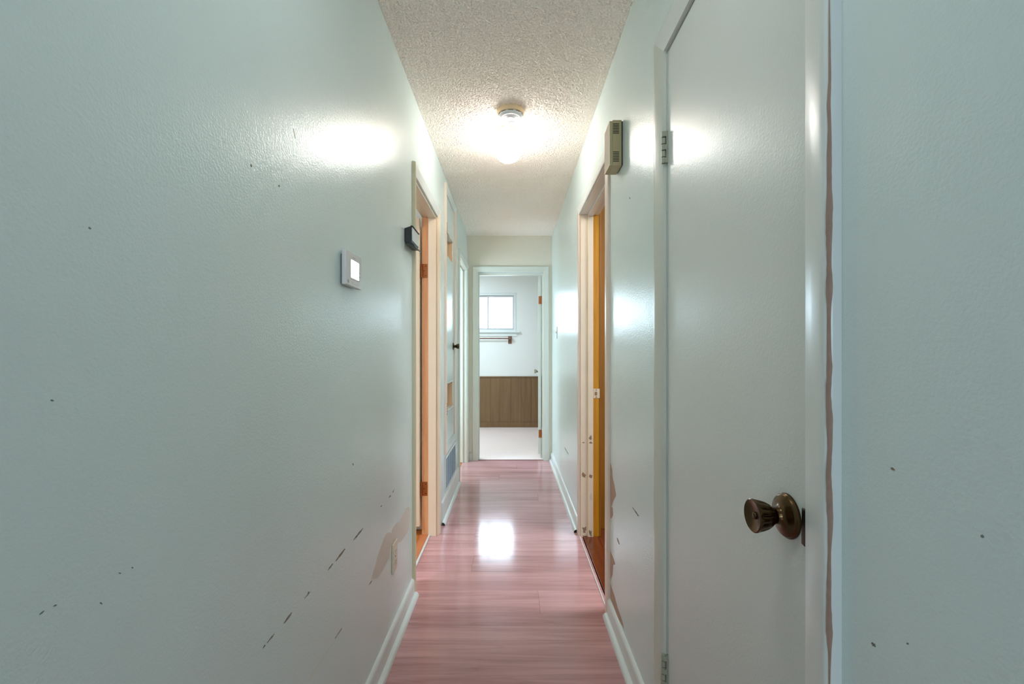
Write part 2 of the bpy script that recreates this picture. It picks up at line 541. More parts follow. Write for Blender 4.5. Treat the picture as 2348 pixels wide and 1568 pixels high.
def base_profile(t=0.014, h=0.085):
    return [(0, 0.0), (t, 0.0), (t, h * 0.80), (t * 0.85, h * 0.90), (t * 0.5, h * 0.97), (0.0, h)]
def shoe_profile(t=0.014, s=0.019):
    return [(t, 0.0)] + [(t + s * math.cos(a), s * math.sin(a)) for a in [i * math.pi / 12 for i in range(7)]]
def side_base(name, side, spans, m, label, h=0.085):
    r = root(name, S(side, 0, (spans[0][0] + spans[0][1]) / 2, 0), label, 'baseboard', None, 'structure')
    for y0, y1 in spans:
        for nm, prof, e in (('board', base_profile(h=h), 0.0), ('shoe_moulding', shoe_profile(), 0.006)):
            build(MB().loft([[S(side, p, y0 + 0.0005, z) for p, z in prof], [S(side, p, y1 + e - 0.0005, z) for p, z in prof]]), nm, m, r, smooth=40)
    return r

# ------------------------------------------------------------------ doorway on the left with its open door
def hinge_on_far_jamb(side, parent, yf, p0, p1, zc, m, pin_p):
    """leaf lying on the far jamb plus the knuckles at its edge"""
    h = build(sbox(MB(), side, p0, p1, yf - 0.0025, yf - 0.0002, zc - 0.045, zc + 0.045), 'hinge', m, parent, bevel=0.0008)
    k = MB()
    for i in range(5):
        k.lathe([(0.0058, 0), (0.0058, 0.0165)], S(side, pin_p, yf - 0.008, zc - 0.045 + i * 0.018), n=12)
    build(k, 'hinge_knuckle', m, h, smooth=40)
    s = MB()
    for dz in (-0.03, 0.0, 0.03):
        s.lathe([(0.0035, 0), (0.0035, 0.001)], S(side, (p0 + p1) / 2 + (0.006 if dz else -0.004), yf - 0.0025, zc + dz), axis=(0, -1, 0), n=10)
    build(s, 'screw', M['bronzedark'], h)
    return h

d1 = root('door_1', S('L', 0, D1[0], 0), 'left doorway with cream casing and tan jambs, its door swung into an orange floored room', 'doorway', None, 'structure')
side_casing('L', d1, D1, clam(), M['trim'], ms=(M['olive_shade'], M['cream'], M['white']))
side_jambs('L', d1, D1, TL, (M['cream'], M['rebate'], M['trim']))
side_stops('L', d1, D1, -0.0525, -0.003, (M['cream'], M['cream'], M['trim']))
for zc in (1.695, 0.30):
    hinge_on_far_jamb('L', d1, D1[1], -0.092, -0.060, zc, M['rust'], -0.098)
slab = build(MB().box(-A - TL - 0.010 - 0.64, -A - TL - 0.010, D1[1] - 0.036, D1[1] - 0.001, 0.07, 2.025), 'door_slab', M['cream'], d1, bevel=0.0015)
build(sbox(MB(), 'L', -0.052, -0.040, D1[0], D1[1], -0.001, 0.010), 'threshold_edge', M['white'], d1, bevel=0.003)
build(sbox(MB(), 'L', -TL - 0.012, -0.0525, D1[0] - 0.0, D1[1], -0.006, 0.009), 'threshold', M['threshold'], d1, bevel=0.004)

# ------------------------------------------------------------------ utility closet in the left wall
du = root('door_2', S('L', 0, DU[0], DU[2]), 'narrow utility closet door in the left wall with two cut-out vents and a bronze knob', 'door', None, 'structure')
opU = (DU[0], DU[1], DU[3])
side_casing('L', du, opU, clam(0.018, 0.060), M['white'], ms=(M['pinkcream'], M['pinkcream'], M['white']), sill=DU[2])
side_jambs('L', du, opU, 0.09, (M['pinkcream'], M['pinkcream'], M['white']), z0=DU[2])
build(sbox(MB(), 'L', -0.09, -0.0004, DU[0], DU[1], DU[2] - J, DU[2] - 0.001), 'sill_jamb', M['white'], du)
# slab with two holes, built as one welded face grid
def slab_with_holes(side, y0, y1, z0, z1, p0, p1, hy0, hy1, holes):
    mb = MB()
    zs = sorted([z0, z1] + [z for h in holes for z in h])
    ys = [y0, hy0, hy1, y1]
    def solid(i, j):
        zm = (zs[j] + zs[j + 1]) / 2
        return not (i == 1 and any(h[0] < zm < h[1] for h in holes))
    idx = {}
    def vid(p, y, z):
        key = (round(p, 5), round(y, 5), round(z, 5))
        if key not in idx:
            idx[key] = len(mb.v)
            mb.v.append(S(side, p, y, z))
        return idx[key]
    ni, nj = 3, len(zs) - 1
    for i in range(ni):
        for j in range(nj):
            if not solid(i, j):
                continue
            a, b, c, d = ys[i], ys[i + 1], zs[j], zs[j + 1]
            for p in (p0, p1):
                mb.f.append((vid(p, a, c), vid(p, b, c), vid(p, b, d), vid(p, a, d)))
            for ok, q in ((i == 0 or not solid(i - 1, j), ((a, c), (a, d))), (i == ni - 1 or not solid(i + 1, j), ((b, c), (b, d))),
                          (j == 0 or not solid(i, j - 1), ((a, c), (b, c))), (j == nj - 1 or not solid(i, j + 1), ((a, d), (b, d)))):
                if ok:
                    (ya, za), (yb, zb) = q
                    mb.f.append((vid(p0, ya, za), vid(p0, yb, zb), vid(p1, yb, zb), vid(p1, ya, za)))
    return mb
VH = ((0.735, 0.945), (1.883, 2.072))
uslab = build(slab_with_holes('L', DU[0] + 0.003, DU[1] - 0.003, DU[2] + 0.003, DU[3] - 0.003, -0.034, 0.001, 3.395, 3.705, VH), 'door_slab', M['wall'], du, bevel=0.001)
for z0, z1 in VH:
    r_ = MB()
    sbox(r_, 'L', -0.085, -0.003, 3.700, 3.7055, z0, z1)
    sbox(r_, 'L', -0.034, -0.003, 3.3945, 3.400, z0, z1)
    build(r_, 'vent_side_edge', M['rawwood'], uslab)
    build(sbox(MB(), 'L', -0.062, -0.056, 3.36, 3.74, z0 - 0.03, z1 + 0.03), 'added_vent_panel', M['cream'], uslab)  # pale panel added so the openings do not read dark
    e_ = MB()
    sbox(e_, 'L', -0.034, 0.004, 3.3955, 3.7045, z0 - 0.001, z0 + 0.007)
    sbox(e_, 'L', -0.034, 0.004, 3.3955, 3.7045, z1 - 0.007, z1 + 0.001)
    build(e_, 'vent_edge', M['white'], uslab, bevel=0.001)
for zc in (2.07, 0.765):
    h = build(sbox(MB(), 'L', 0.0012, 0.0035, DU[0] - 0.004, DU[0] + 0.026, zc - 0.045, zc + 0.045), 'hinge', M['pinkcream'], du, bevel=0.0006)
    k = MB()
    for i in range(5):
        k.lathe([(0.0055, 0), (0.0055, 0.0145)], S('L', 0.009, DU[0] + 0.001, zc - 0.045 + i * 0.0183), n=10)
    build(k, 'hinge_knuckle', M['rust'], h, smooth=40)

def tulip_knob(parent, c, axis, s=1.0, m=None, flutes=True):
    """rosette and fluted tulip knob; c on the door face, axis away from the door"""
    m = m or M['bronze']
    ax = Vector(axis)
    ros = build(MB().lathe([(0.0352 * s, 0.0), (0.0352 * s, 0.003 * s), (0.0335 * s, 0.0042 * s), (0.033 * s, 0.0062 * s), (0.0315 * s, 0.0075 * s), (0.030 * s, 0.0082 * s),
                            (0.022 * s, 0.0105 * s), (0.016 * s, 0.0125 * s), (0.0135 * s, 0.016 * s), (0.0128 * s, 0.021 * s), (0.0105 * s, 0.0215 * s)], c, ax, 48), 'rosette', m, parent, smooth=50)
    def ripple(i, an):
        k = (0, 0, 0.0, 0.10, 0.13, 0.13, 0.10, 0.03, 0, 0, 0, 0, 0)[min(i, 12)]
        v = abs(math.sin(an * 6))                 # twelve rounded flutes
        return 1 - k * (1 - v) ** 1.6 if flutes else 1
    prof = [(0.0095, 0.018), (0.0112, 0.021), (0.0128, 0.0235), (0.0175, 0.029), (0.0215, 0.036), (0.0238, 0.0435), (0.0252, 0.050), (0.0262, 0.0535), (0.0262, 0.0555), (0.0245, 0.0568),
            (0.0215, 0.0560), (0.0150, 0.0535), (0.0050, 0.0515)]
    kn = build(MB().lathe([(r * s, t * s) for r, t in prof], c, ax, 96, ripple), 'knob', m, ros, smooth=45)
    build(MB().lathe([(0.0055 * s, 0.050 * s), (0.0055 * s, 0.0535 * s), (0.0045 * s, 0.0545 * s), (0.001 * s, 0.0548 * s)], c, ax, 20), 'knob_button', m, ros, smooth=45)
    return ros
tulip_knob(du, S('L', 0.0015, 3.725, 1.222), (1, 0, 0), 0.86)

# return air grille below it
gr = root('return_air_grille', S('L', 0, (GR[0] + GR[1]) / 2, GR[2]), 'blue grey metal air grille low in the left wall under the utility closet door', 'vent')
fw = 0.020
g = MB()
sbox(g, 'L', 0.0005, 0.006, GR[0], GR[0] + fw, GR[2], GR[3]); sbox(g, 'L', 0.0005, 0.006, GR[1] - fw, GR[1], GR[2], GR[3])
sbox(g, 'L', 0.0005, 0.006, GR[0] + fw, GR[1] - fw, GR[2], GR[2] + fw); sbox(g, 'L', 0.0005, 0.006, GR[0] + fw, GR[1] - fw, GR[3] - fw, GR[3])
build(g, 'grille_frame', M['white'], gr, bevel=0.0012)
build(sbox(MB(), 'L', 0.0003, 0.0009, GR[0] + fw, GR[1] - fw, GR[2] + fw, GR[3] - fw), 'duct_shade', M['dark'], gr)  # dark sheet stands in for the shade of the duct; wall is uncut
ns = 14
for i in range(ns):
    z = GR[2] + fw + (i + 0.5) * (GR[3] - GR[2] - 2 * fw) / ns
    ring = lambda y: [S('L', 0.0012, y, z + 0.005), S('L', 0.0072, y, z - 0.0045), S('L', 0.0082, y, z - 0.0040), S('L', 0.0022, y, z + 0.0060)]
    build(MB().loft([ring(GR[0] + fw), ring(GR[1] - fw)]), 'slat', M['grille'], gr)
for i in range(5):
    y = GR[0] + fw + (i + 0.5) * (GR[1] - GR[0] - 2 * fw) / 5
    build(sbox(MB(), 'L', 0.001, 0.0088, y - 0.0012, y + 0.0012, GR[2] + fw, GR[3] - fw), 'grille_bar', M['white'], gr)

# ------------------------------------------------------------------ far left doorway
d3 = root('door_3', S('L', 0, D3[0], 0), 'far left doorway beside the end wall with pale green trim', 'doorway', None, 'structure')
side_casing('L', d3, D3, clam(), M['trim'], ms=(M['trim'], M['trim'], M['white']))
side_jambs('L', d3, D3, TL, (M['trim'], M['trim'], M['trim']))
side_stops('L', d3, D3, -0.050, -0.038, (M['trim'], M['trim'], M['trim']))

# ------------------------------------------------------------------ right doorway
d2 = root('door_4', S('R', 0, D2[0], 0), 'right doorway with tan jamb and golden rebate, opening on a dim brown room', 'doorway', None, 'structure')
side_casing('R', d2, D2, flat(), M['white'], ms=(M['pinkcream'], M['pinkcream'], M['white']))
side_jambs('R', d2, D2, TR, (M['cream'], M['golden'], M['white']))
# the painted front half of the far jamb, then the stop
build(sbox(MB(), 'R', -0.046, -0.0008, D2[1] - 0.0015, D2[1], 0, D2[2]), 'jamb_face', M['cream'], d2)
side_stops('R', d2, D2, -0.080, -0.046, (M['cream'], M['cream'], M['white']))
sp = build(sbox(MB(), 'R', -0.122, -0.083, D2[1] - 0.0020, D2[1] - 0.0002, 0.882, 0.942), 'strike_plate', M['plate'], d2, bevel=0.0006)
build(sbox(MB(), 'R', -0.106, -0.090, D2[1] - 0.0026, D2[1] - 0.0016, 0.900, 0.922), 'latch_hole', M['stain'], sp)
sc = MB()
for dz in (0.889, 0.934):
    sc.lathe([(0.004, 0), (0.004, 0.001)], S('R', -0.100, D2[1] - 0.0018, dz), axis=(0, -1, 0), n=10)
build(sc, 'screw', M['stain'], sp)
build(sbox(MB(), 'R', 0.0006, 0.006, D2[0], D2[1], 0.0008, 0.0035), 'threshold_edge', M['white'], d2, bevel=0.001)
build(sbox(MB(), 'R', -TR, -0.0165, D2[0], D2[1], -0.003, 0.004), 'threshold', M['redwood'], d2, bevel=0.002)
# inner casing on the room side of the far jamb
build(MB().box(B + TR, B + TR + 0.015, D2[1] + 0.004, D2[1] + 0.066, 0, D2[2] + 0.06), 'room_casing', M['darkgold'], d2, bevel=0.002)
# chips and stains on the lower jamb
for (x0, x1, y0, y1, m_) in ((1333, 1345, 1082, 1096, 'stain'), (1350, 1359, 1086, 1097, 'stain'), (1350, 1359, 1012, 1018, 'stain'), (1334, 1342, 1013, 1016, 'stain'),
                             (1349.5, 1359, 998, 1010, 'scuffwarm'), (1334, 1345, 1206, 1222, 'scuffwarm'), (1350, 1358, 1212, 1232, 'scuffwarm'), (1351, 1358, 1128, 1150, 'scratch'), (1334, 1346, 1226, 1234, 'stain')):
    front = x0 < 1348
    Y = D2[1] - (0.0016 if front else 0.0111)
    pts = []
    rnd = random.Random(int(x0 + y0))
    n = 18
    for k in range(n):
        an = 2 * math.pi * k / n
        rr = rnd.uniform(0.4, 1.0)
        xx = (x0 + x1) / 2 + (x1 - x0) / 2 * rr * math.copysign(abs(math.cos(an)) ** 0.6, math.cos(an))
        yy = (y0 + y1) / 2 + (y1 - y0) / 2 * rr * math.copysign(abs(math.sin(an)) ** 0.6, math.sin(an))
        pts.append(((xx - CX) * Y / F, Y, EYE + (CY - yy) * Y / F))
    build(MB().plate(pts, (0, -0.0004, 0)), 'paint_chip', M[m_], d2)

# ------------------------------------------------------------------ near right closet door
d4 = root('door_5', S('R', 0, D4[0], 0), 'tall flat closet door on the near right with a fluted bronze knob', 'door', None, 'structure')
side_casing('R', d4, D4, clam(0.018, 0.066), M['door'], ms=(M['white'], M['trim'], M['door']))
side_jambs('R', d4, D4, TR, (M['trim'], M['trim'], M['trim']))
side_stops('R', d4, D4, -0.060, -0.042, (M['trim'], M['trim'], M['trim']))
cs = build(sbox(MB(), 'R', -0.037, -0.002, D4[0] + 0.003, D4[1] - 0.0035, 0.012, D4[2] - 0.004), 'door_slab', M['door'], d4, bevel=0.002)
for zc in (1.751, 0.280):
    h = build(sbox(MB(), 'R', -0.0018, 0.003, D4[1] - 0.0075, D4[1] + 0.001, zc - 0.045, zc + 0.045), 'hinge', M['hingepaint'], d4, bevel=0.0006)
    for i in range(5):
        k = MB().lathe([(0.0052, 0.0), (0.0060, 0.0006), (0.0060, 0.0154), (0.0052, 0.0160)], S('R', 0.0085, D4[1] + 0.0005 + (0.0006 if i % 2 else 0), zc - 0.045 + i * 0.0184), n=14)
        build(k, 'knuckle', M['hingepaint'], h, smooth=40)
    w = MB()
    for i in range(5):
        y0, y1 = (D4[1] - 0.0068, D4[1] - 0.001) if i % 2 == 0 else (D4[1] + 0.002, D4[1] + 0.0072)
        sbox(w, 'R', 0.0025, 0.0105, y0, y1, zc - 0.0445 + i * 0.0184, zc - 0.0305 + i * 0.0184)
    build(w, 'hinge_leaf', M['hingepaint'], h)
tulip_knob(cs, S('R', -0.002, 0.7235, 0.916), (-1, 0, 0), 1.0)
build(MB().loft([[S('R', p, y, 0.889 + 0.002 * k) for p, y in ((0.0002, 0.664), (0.0048, 0.666), (0.0052, 0.672), (0.0030, 0.682), (0.0002, 0.682))] if k == 0 else
                 [S('R', p, y, 0.943) for p, y in ((0.0002, 0.664), (0.0048, 0.666), (0.0052, 0.672), (0.0030, 0.681), (0.0002, 0.681))] for k in (0, 1)]), 'strike_lip', M['bronzedark'], d4, bevel=0.001)
# bare wood where the paint wore off the outer edge of the near casing
rnd = random.Random(4)
def worn(z0, z1, wmax):
    path = [(0.0181, 0.0570), (0.0180, 0.0612), (0.0150, 0.0650), (0.0112, 0.0666), (0.0060, 0.0667)]
    def at(u):
        u = min(max(u, 0.0), 3.999)
        i = int(u)
        return tuple(path[i][k] + (path[i + 1][k] - path[i][k]) * (u - i) for k in (0, 1))
    n = max(6, int((z1 - z0) / 0.008))
    ctl = [(rnd.uniform(0.25, 1.0), rnd.uniform(0.25, 1.0)) for _ in range(int((z1 - z0) / 0.035) + 3)]
    rings = []
    for k in range(n + 1):
        z = z0 + (z1 - z0) * k / n
        q = (z - z0) / 0.035
        i, f_ = int(q), q - int(q)
        a_, b_ = (ctl[i][m_] * (1 - f_) + ctl[i + 1][m_] * f_ for m_ in (0, 1))
        t = min(1.0, 9 * k / n, 5 * (n - k) / n) * wmax
        u0 = 1.9 - 0.95 * t * a_ * rnd.uniform(0.85, 1.0)
        u1 = 2.0 + 1.0 * t * b_ * rnd.uniform(0.85, 1.0)
        us = [u0 + (u1 - u0) * j / 4 for j in range(5)]
        top = [S('R', at(u)[0] + 0.0004, D4[0] - at(u)[1] - 0.0004, z) for u in us]
        low = [S('R', at(u)[0] - 0.002, D4[0] - at(u)[1] + 0.002, z) for u in reversed(us)]
        rings.append(top + low)
    build(MB().loft(rings), 'worn_edge', M['wornwood'], d4, smooth=40)
for z0, z1, w_ in ((0.70, 1.655, 1.0),):
    worn(z0, z1, w_)

# ------------------------------------------------------------------ end doorway, its open door
de = root('door_6', (DE[0], END, 0), 'end doorway with pale green casing, its door swung open into the white room', 'doorway', None, 'structure')
prof = clam(0.016, 0.064)
xn, xf, zt = DE
build(MB().loft([[(xn - w, END - p, 0) for p, w in prof], [(xn - w, END - p, zt + w) for p, w in prof]]), 'casing', M['trim'], de, smooth=40)
build(MB().loft([[(xf + w, END - p, 0) for p, w in prof], [(xf + w, END - p, zt + w) for p, w in prof]]), 'casing', M['trim'], de, smooth=40)
build(MB().loft([[(xn - w, END - p, zt + w) for p, w in prof], [(xf + w, END - p, zt + w) for p, w in prof]]), 'head_casing', M['trim'], de, smooth=40)
for nm, b_ in (('jamb', (xn - J, xn, 0, zt + J)), ('jamb', (xf, xf + J, 0, zt + J)), ('head_jamb', (xn, xf, zt, zt + J))):
    build(MB().box(b_[0], b_[1], END + 0.0005, END + 0.10, b_[2], b_[3]), nm, M['white'], de, bevel=0.001)
for nm, b_ in (('door_stop', (xn, xn + 0.011, 0, zt - 0.03)), ('door_stop', (xf - 0.011, xf, 0, zt - 0.03)), ('head_stop', (xn, xf, zt - 0.03, zt))):
    build(MB().box(b_[0], b_[1], END + 0.045, END + 0.06, b_[2], b_[3]), nm, M['trim'], de, bevel=0.001)
es = build(MB().loft([[(0.290, END + 0.115, z), (0.324, END + 0.115, z), (0.376, END + 0.80, z), (0.342, END + 0.80, z)] for z in (0.045, 2.02)]), 'door_slab', M['trim'], de, bevel=0.0015)
for zc in (1.752, 0.268):
    h = build(MB().box(0.296, 0.322, END + 0.1125, END + 0.1155, zc - 0.044, zc + 0.044), 'hinge', M['rust'], es, bevel=0.0006)
    k = MB()
    for i in range(5):
        k.lathe([(0.0055, 0), (0.0055, 0.016)], (0.327, END + 0.108, zc - 0.044 + i * 0.018), n=10)
    build(k, 'hinge_knuckle', M['rust'], h, smooth=40)
tulip_knob(es, (0.337, END + 0.735, 0.935), (-1, 0, 0), 1.0, M['chrome'])
build(MB().box(xn, xf, END - 0.004, END + 0.012, -0.001, 0.006), 'threshold', M['brownwood'], de, bevel=0.002)

# ------------------------------------------------------------------ baseboards
side_base('baseboard_left', 'L', [(-0.30, D1[0] - 0.058)], M['white'], 'white baseboard with shoe moulding along the near left wall')
# lower rail and shoe under the utility closet
r = root('baseboard_left_far', S('L', 0, 3.12, 0), 'white board and shoe moulding under the return air grille', 'baseboard', None, 'structure')
pb = base_profile(0.010, 0.150)
build(MB().loft([[S('L', p, 3.11, z) for p, z in pb], [S('L', p, 4.068, z) for p, z in pb]]), 'board', M['white'], r, smooth=40)
ps = shoe_profile(0.010, 0.020)
build(MB().loft([[S('L', p, 3.09, z) for p, z in ps], [S('L', p, 4.066, z) for p, z in ps]]), 'shoe_moulding', M['white'], r, smooth=40)
build(MB().loft([[S('L', p - 0.001 if p > 0.011 else p, 3.084, z * 0.96) for p, z in ps], [S('L', p - 0.001 if p > 0.011 else p, 3.0898, z * 0.96) for p, z in ps]]), 'end_cap', M['slot'], r)
side_base('baseboard_right', 'R', [(D4[1] + 0.067, D2[0] - 0.0655), (-0.30, D4[0] - 0.067)], M['white'], 'white baseboard with shoe moulding between closet door and right doorway')
r = root('baseboard_right_far', S('R', 0, 4.0, 0), 'white baseboard with shoe moulding on the right wall before the end doorway', 'baseboard', None, 'structure')
y0, y1 = D2[1] + 0.066, END
for nm, prof_ in (('board', base_profile()), ('shoe_moulding', shoe_profile())):
    build(MB().loft([[S('R', p, y0 + (0 if nm == 'board' else 0.006), z) for p, z in prof_], [S('R', p, y1 - 0.0005, z) for p, z in prof_]]), nm, M['white'], r, smooth=40)
ps = shoe_profile()
build(MB().loft([[S('R', p - 0.001 if p > 0.015 else p, y0, z * 0.96) for p, z in ps], [S('R', p - 0.001 if p > 0.015 else p, y0 + 0.0058, z * 0.96) for p, z in ps]]), 'end_cap', M['slot'], r)
r = root('baseboard_end', (0, END, 0), 'short pale baseboard pieces either side of the end doorway', 'baseboard', None, 'structure')
for x0, x1 in ((-A + 0.020, xn - 0.0645), (xf + 0.0645, B - 0.034)):
    if x1 - x0 > 0.006:
        build(MB().loft([[(x0, END - p, z) for p, z in base_profile(0.012)], [(x1, END - p, z) for p, z in base_profile(0.012)]]), 'board', M['trim'], r, smooth=40)

# ------------------------------------------------------------------ end room: wainscot, window, towel bar
YB = 7.1
wr = root('trim_1', (0, YB, 0), 'brown plywood wainscot of upright panels below the window in the end room', 'wainscot', None, 'structure')
edges = [-1.79, -1.42, -1.06, -0.70, -0.505, -0.335, -0.19, -0.02, 0.14, 0.30, 0.66, 1.02, 1.39]
for e0, e1 in zip(edges[:-1], edges[1:]):
    build(MB().box(e0 + 0.0008, e1 - 0.0008, YB - 0.008, YB - 0.0005, 0.085, 0.785), 'panel', M['wainscot'], wr, bevel=0.0015, seg=1)
build(MB().box(-1.8, 1.4, YB - 0.004, YB - 0.0004, 0.07, 0.79), 'groove_backing', M['brownwood'], wr)
build(MB().box(-1.8, 1.4, YB - 0.018, YB - 0.0004, 0.778, 0.798), 'cap_rail', M['wainscot'], wr, bevel=0.004)
build(MB().box(-1.8, 1.4, YB - 0.016, YB - 0.0004, 0.004, 0.085), 'base_rail', M['wainscot'], wr, bevel=0.004)

w1 = root('window_1', ((WIN[0] + WIN[1]) / 2, YB, WIN[2]), 'small white framed sliding window high in the end room wall', 'window', None, 'structure')
x0, x1, z0, z1 = WIN
fr = MB()
t = 0.028
fr.box(x0, x0 + t, YB - 0.006, YB + 0.09, z0, z1).box(x1 - t, x1, YB - 0.006, YB + 0.09, z0, z1)
fr.box(x0 + t, x1 - t, YB - 0.006, YB + 0.09, z0, z0 + t).box(x0 + t, x1 - t, YB - 0.006, YB + 0.09, z1 - t, z1)
build(fr, 'window_frame', M['white'], w1, bevel=0.002)
mx = -0.374
for (a0, a1, yy) in ((x0 + t, mx + 0.014, 0.045), (mx - 0.014, x1 - t, 0.03)):
    sf = MB()
    s_ = 0.026
    sf.box(a0, a0 + s_, YB + yy, YB + yy + 0.014, z0 + t, z1 - t).box(a1 - s_, a1, YB + yy, YB + yy + 0.014, z0 + t, z1 - t)
    sf.box(a0 + s_, a1 - s_, YB + yy, YB + yy + 0.014, z0 + t, z0 + t + s_).box(a0 + s_, a1 - s_, YB + yy, YB + yy + 0.014, z1 - t - s_, z1 - t)
    sash = build(sf, 'sash', M['alu'], w1, bevel=0.001)
    build(MB().box(a0 + s_ - 0.002, a1 - s_ + 0.002, YB + yy + 0.005, YB + yy + 0.009, z0 + t + s_ - 0.002, z1 - t - s_ + 0.002), 'pane', M['glass'], sash)
build(MB().box(x0 - 0.03, x1 + 0.012, YB - 0.012, YB - 0.0004, z1, z1 + 0.014), 'head_trim', M['white'], w1, bevel=0.003)
build(MB().box(x0 - 0.06, x1 + 0.062, YB - 0.045, YB - 0.0004, z0 - 0.020, z0 - 0.001), 'window_sill', M['white'], w1, bevel=0.005)
# apron with a scrolled end
ap = [(x0 - 0.02, z0 - 0.021), (x1 + 0.030, z0 - 0.021)]
for k in range(8):
    an = k / 7 * math.pi * 0.5
    ap.append((x1 + 0.030 - 0.022 * math.sin(an) + 0.004, z0 - 0.026 - 0.034 * (1 - math.cos(an)) - 0.010 * k / 7))
ap += [(x1 - 0.04, z0 - 0.072), (x0 - 0.02, z0 - 0.072)]
build(MB().loft([[(x, YB - 0.014, z) for x, z in ap], [(x, YB - 0.0004, z) for x, z in ap]]), 'apron', M['white'], w1, bevel=0.002)

tb = root('towel_bar', (-0.36, YB, 1.386), 'brown wooden towel bar mounted under the small window in the end room', 'towel bar')
for xb in (-0.034, -0.70):
    b = build(MB().box(xb - 0.026, xb + 0.026, YB - 0.012, YB - 0.0004, 1.305, 1.432), 'bracket', M['brownwood'], tb, bevel=0.004)
    build(MB().loft([[(xb - 0.020, y, z) for y, z in ((YB - 0.012, 1.335), (YB - 0.055, 1.362), (YB - 0.066, 1.386), (YB - 0.055, 1.408), (YB - 0.012, 1.420))],
                     [(xb + 0.020, y, z) for y, z in ((YB - 0.012, 1.335), (YB - 0.055, 1.362), (YB - 0.066, 1.386), (YB - 0.055, 1.408), (YB - 0.012, 1.420))]]), 'bracket_arm', M['brownwood'], b, bevel=0.003)
build(MB().lathe([(0.009, 0), (0.009, 0.63)], (-0.682, YB - 0.048, 1.386), axis=(1, 0, 0), n=16), 'bar', M['brownwood'], tb, smooth=40)

# living room window behind the camera, invented to let daylight in from behind
w2 = root('window_2', (0, -4.0, LW[2]), None, None, None, 'structure')
fr = MB()
fr.box(LW[0], LW[0] + 0.05, -4.1, -4.0, LW[2], LW[3]).box(LW[1] - 0.05, LW[1], -4.1, -4.0, LW[2], LW[3]).box(-0.03, 0.03, -4.08, -4.02, LW[2] + 0.05, LW[3] - 0.05)
fr.box(LW[0] + 0.05, LW[1] - 0.05, -4.1, -4.0, LW[2], LW[2] + 0.05).box(LW[0] + 0.05, LW[1] - 0.05, -4.1, -4.0, LW[3] - 0.05, LW[3])
build(fr, 'window_frame', M['white'], w2)
for a0, a1 in ((LW[0] + 0.04, -0.02), (0.02, LW[1] - 0.04)):
    build(MB().box(a0, a1, -4.052, -4.048, LW[2] + 0.04, LW[3] - 0.04), 'pane', M['glass'], w2)

# ------------------------------------------------------------------ ceiling light
LX, LY = -0.0225, 2.59
cl = root('ceiling_light', (LX, LY, CEIL), 'lit round ribbed glass globe in a cream fitter on the corridor ceiling', 'ceiling light')
fit = build(MB().lathe([(0.0570, 0.004), (0.0570, -0.010), (0.0585, -0.014), (0.0585, -0.020), (0.0555, -0.024), (0.0500, -0.0255), (0.0485, -0.029), (0.0480, -0.044), (0.0455, -0.0445)], (LX, LY, CEIL), n=64), 'fitter', M['brass'], cl, smooth=40)
build(MB().lathe([(0.0500, -0.0262), (0.0512, -0.029), (0.0500, -0.0425), (0.0475, -0.0440)], (LX, LY, CEIL), n=64), 'fitter_collar', M['ceramic'], fit, smooth=40)
for k in range(3):
    an = -math.pi / 2 + k * 2 * math.pi / 3 + 0.25
    build(MB().lathe([(0.002, 0.0), (0.002, 0.006), (0.0045, 0.007), (0.0045, 0.011), (0.002, 0.012)], (LX + 0.0475 * math.cos(an), LY + 0.0475 * math.sin(an), CEIL - 0.0365), axis=(math.cos(an), math.sin(an), 0), n=10), 'thumb_screw', M['brass'], fit)
R_, zc = 0.0795, -0.111
th0 = math.radians(34)
gp = [(0.0440, -0.040)]
for k in range(25):
    th_ = math.radians(145 - k * (145 - 34) / 24)     # from the neck down to the rim of the smooth bottom
    gp.append((R_ * math.sin(th_), zc - R_ * math.cos(th_)))
globe = build(MB().lathe(gp, (LX, LY, CEIL), n=144, ripple=lambda i, an: 1 - 0.014 * (0.5 + 0.5 * math.cos(an * 36)) * (1 if i > 2 else 0)), 'globe', M['globe'], cl, smooth='all')
cap = [(R_ * math.sin(th0) * f_, zc - R_ * math.cos(th0) - 0.006 * (1 - f_ * f_)) for f_ in (1.0, 0.8, 0.6, 0.4, 0.2, 0.02)]
build(MB().lathe(cap, (LX, LY, CEIL), n=48), 'globe_bottom', M['globecap'], globe, smooth='all')

# smoke detector in front of it
SX, SY = -0.007, 2.388
sd = root('smoke_detector', (SX, SY, CEIL), 'round cream smoke detector with a ringed face on the ceiling before the lit globe', 'smoke detector')
build(MB().lathe([(0.0700, 0.004), (0.0710, -0.002), (0.0710, -0.022), (0.0695, -0.025), (0.0640, -0.0265)], (SX, SY, CEIL), n=64), 'base', M['ceramic'], sd, smooth=40)
cov = build(MB().lathe([(0.0640, -0.0255), (0.0640, -0.030), (0.0610, -0.0345), (0.0540, -0.0375), (0.0530, -0.0400), (0.0510, -0.0412), (0.0480, -0.0412), (0.0465, -0.0400)] +
      [(0.0455 - 0.0028 * i, -0.0402 - (0.0016 if i % 2 else 0)) for i in range(10)] + [(0.0190, -0.0410), (0.0180, -0.0430), (0.0120, -0.0440), (0.001, -0.0444)], (SX, SY, CEIL), n=64), 'cover', M['ribbedglass'], sd, smooth=30)
for k in range(10):
    a0 = k * math.pi / 5 + 0.12
    ring = lambda an, z: [(SX + r_ * math.cos(an), SY + r_ * math.sin(an), CEIL + z_) for r_, z_ in ((0.0632, z), (0.0646, z), (0.0646, z - 0.0022), (0.0632, z - 0.0022))]
    build(MB().loft([ring(a0 + j * 0.4 / 5, -0.0268) for j in range(6)]), 'vent_slot', M['slot'], cov)
build(MB().lathe([(0.0028, 0), (0.0028, 0.0012), (0.0016, 0.0013)], (SX, SY + 0.034, CEIL - 0.0405), axis=(0, 0, -1), n=14), 'indicator', M['greyprint'], cov)

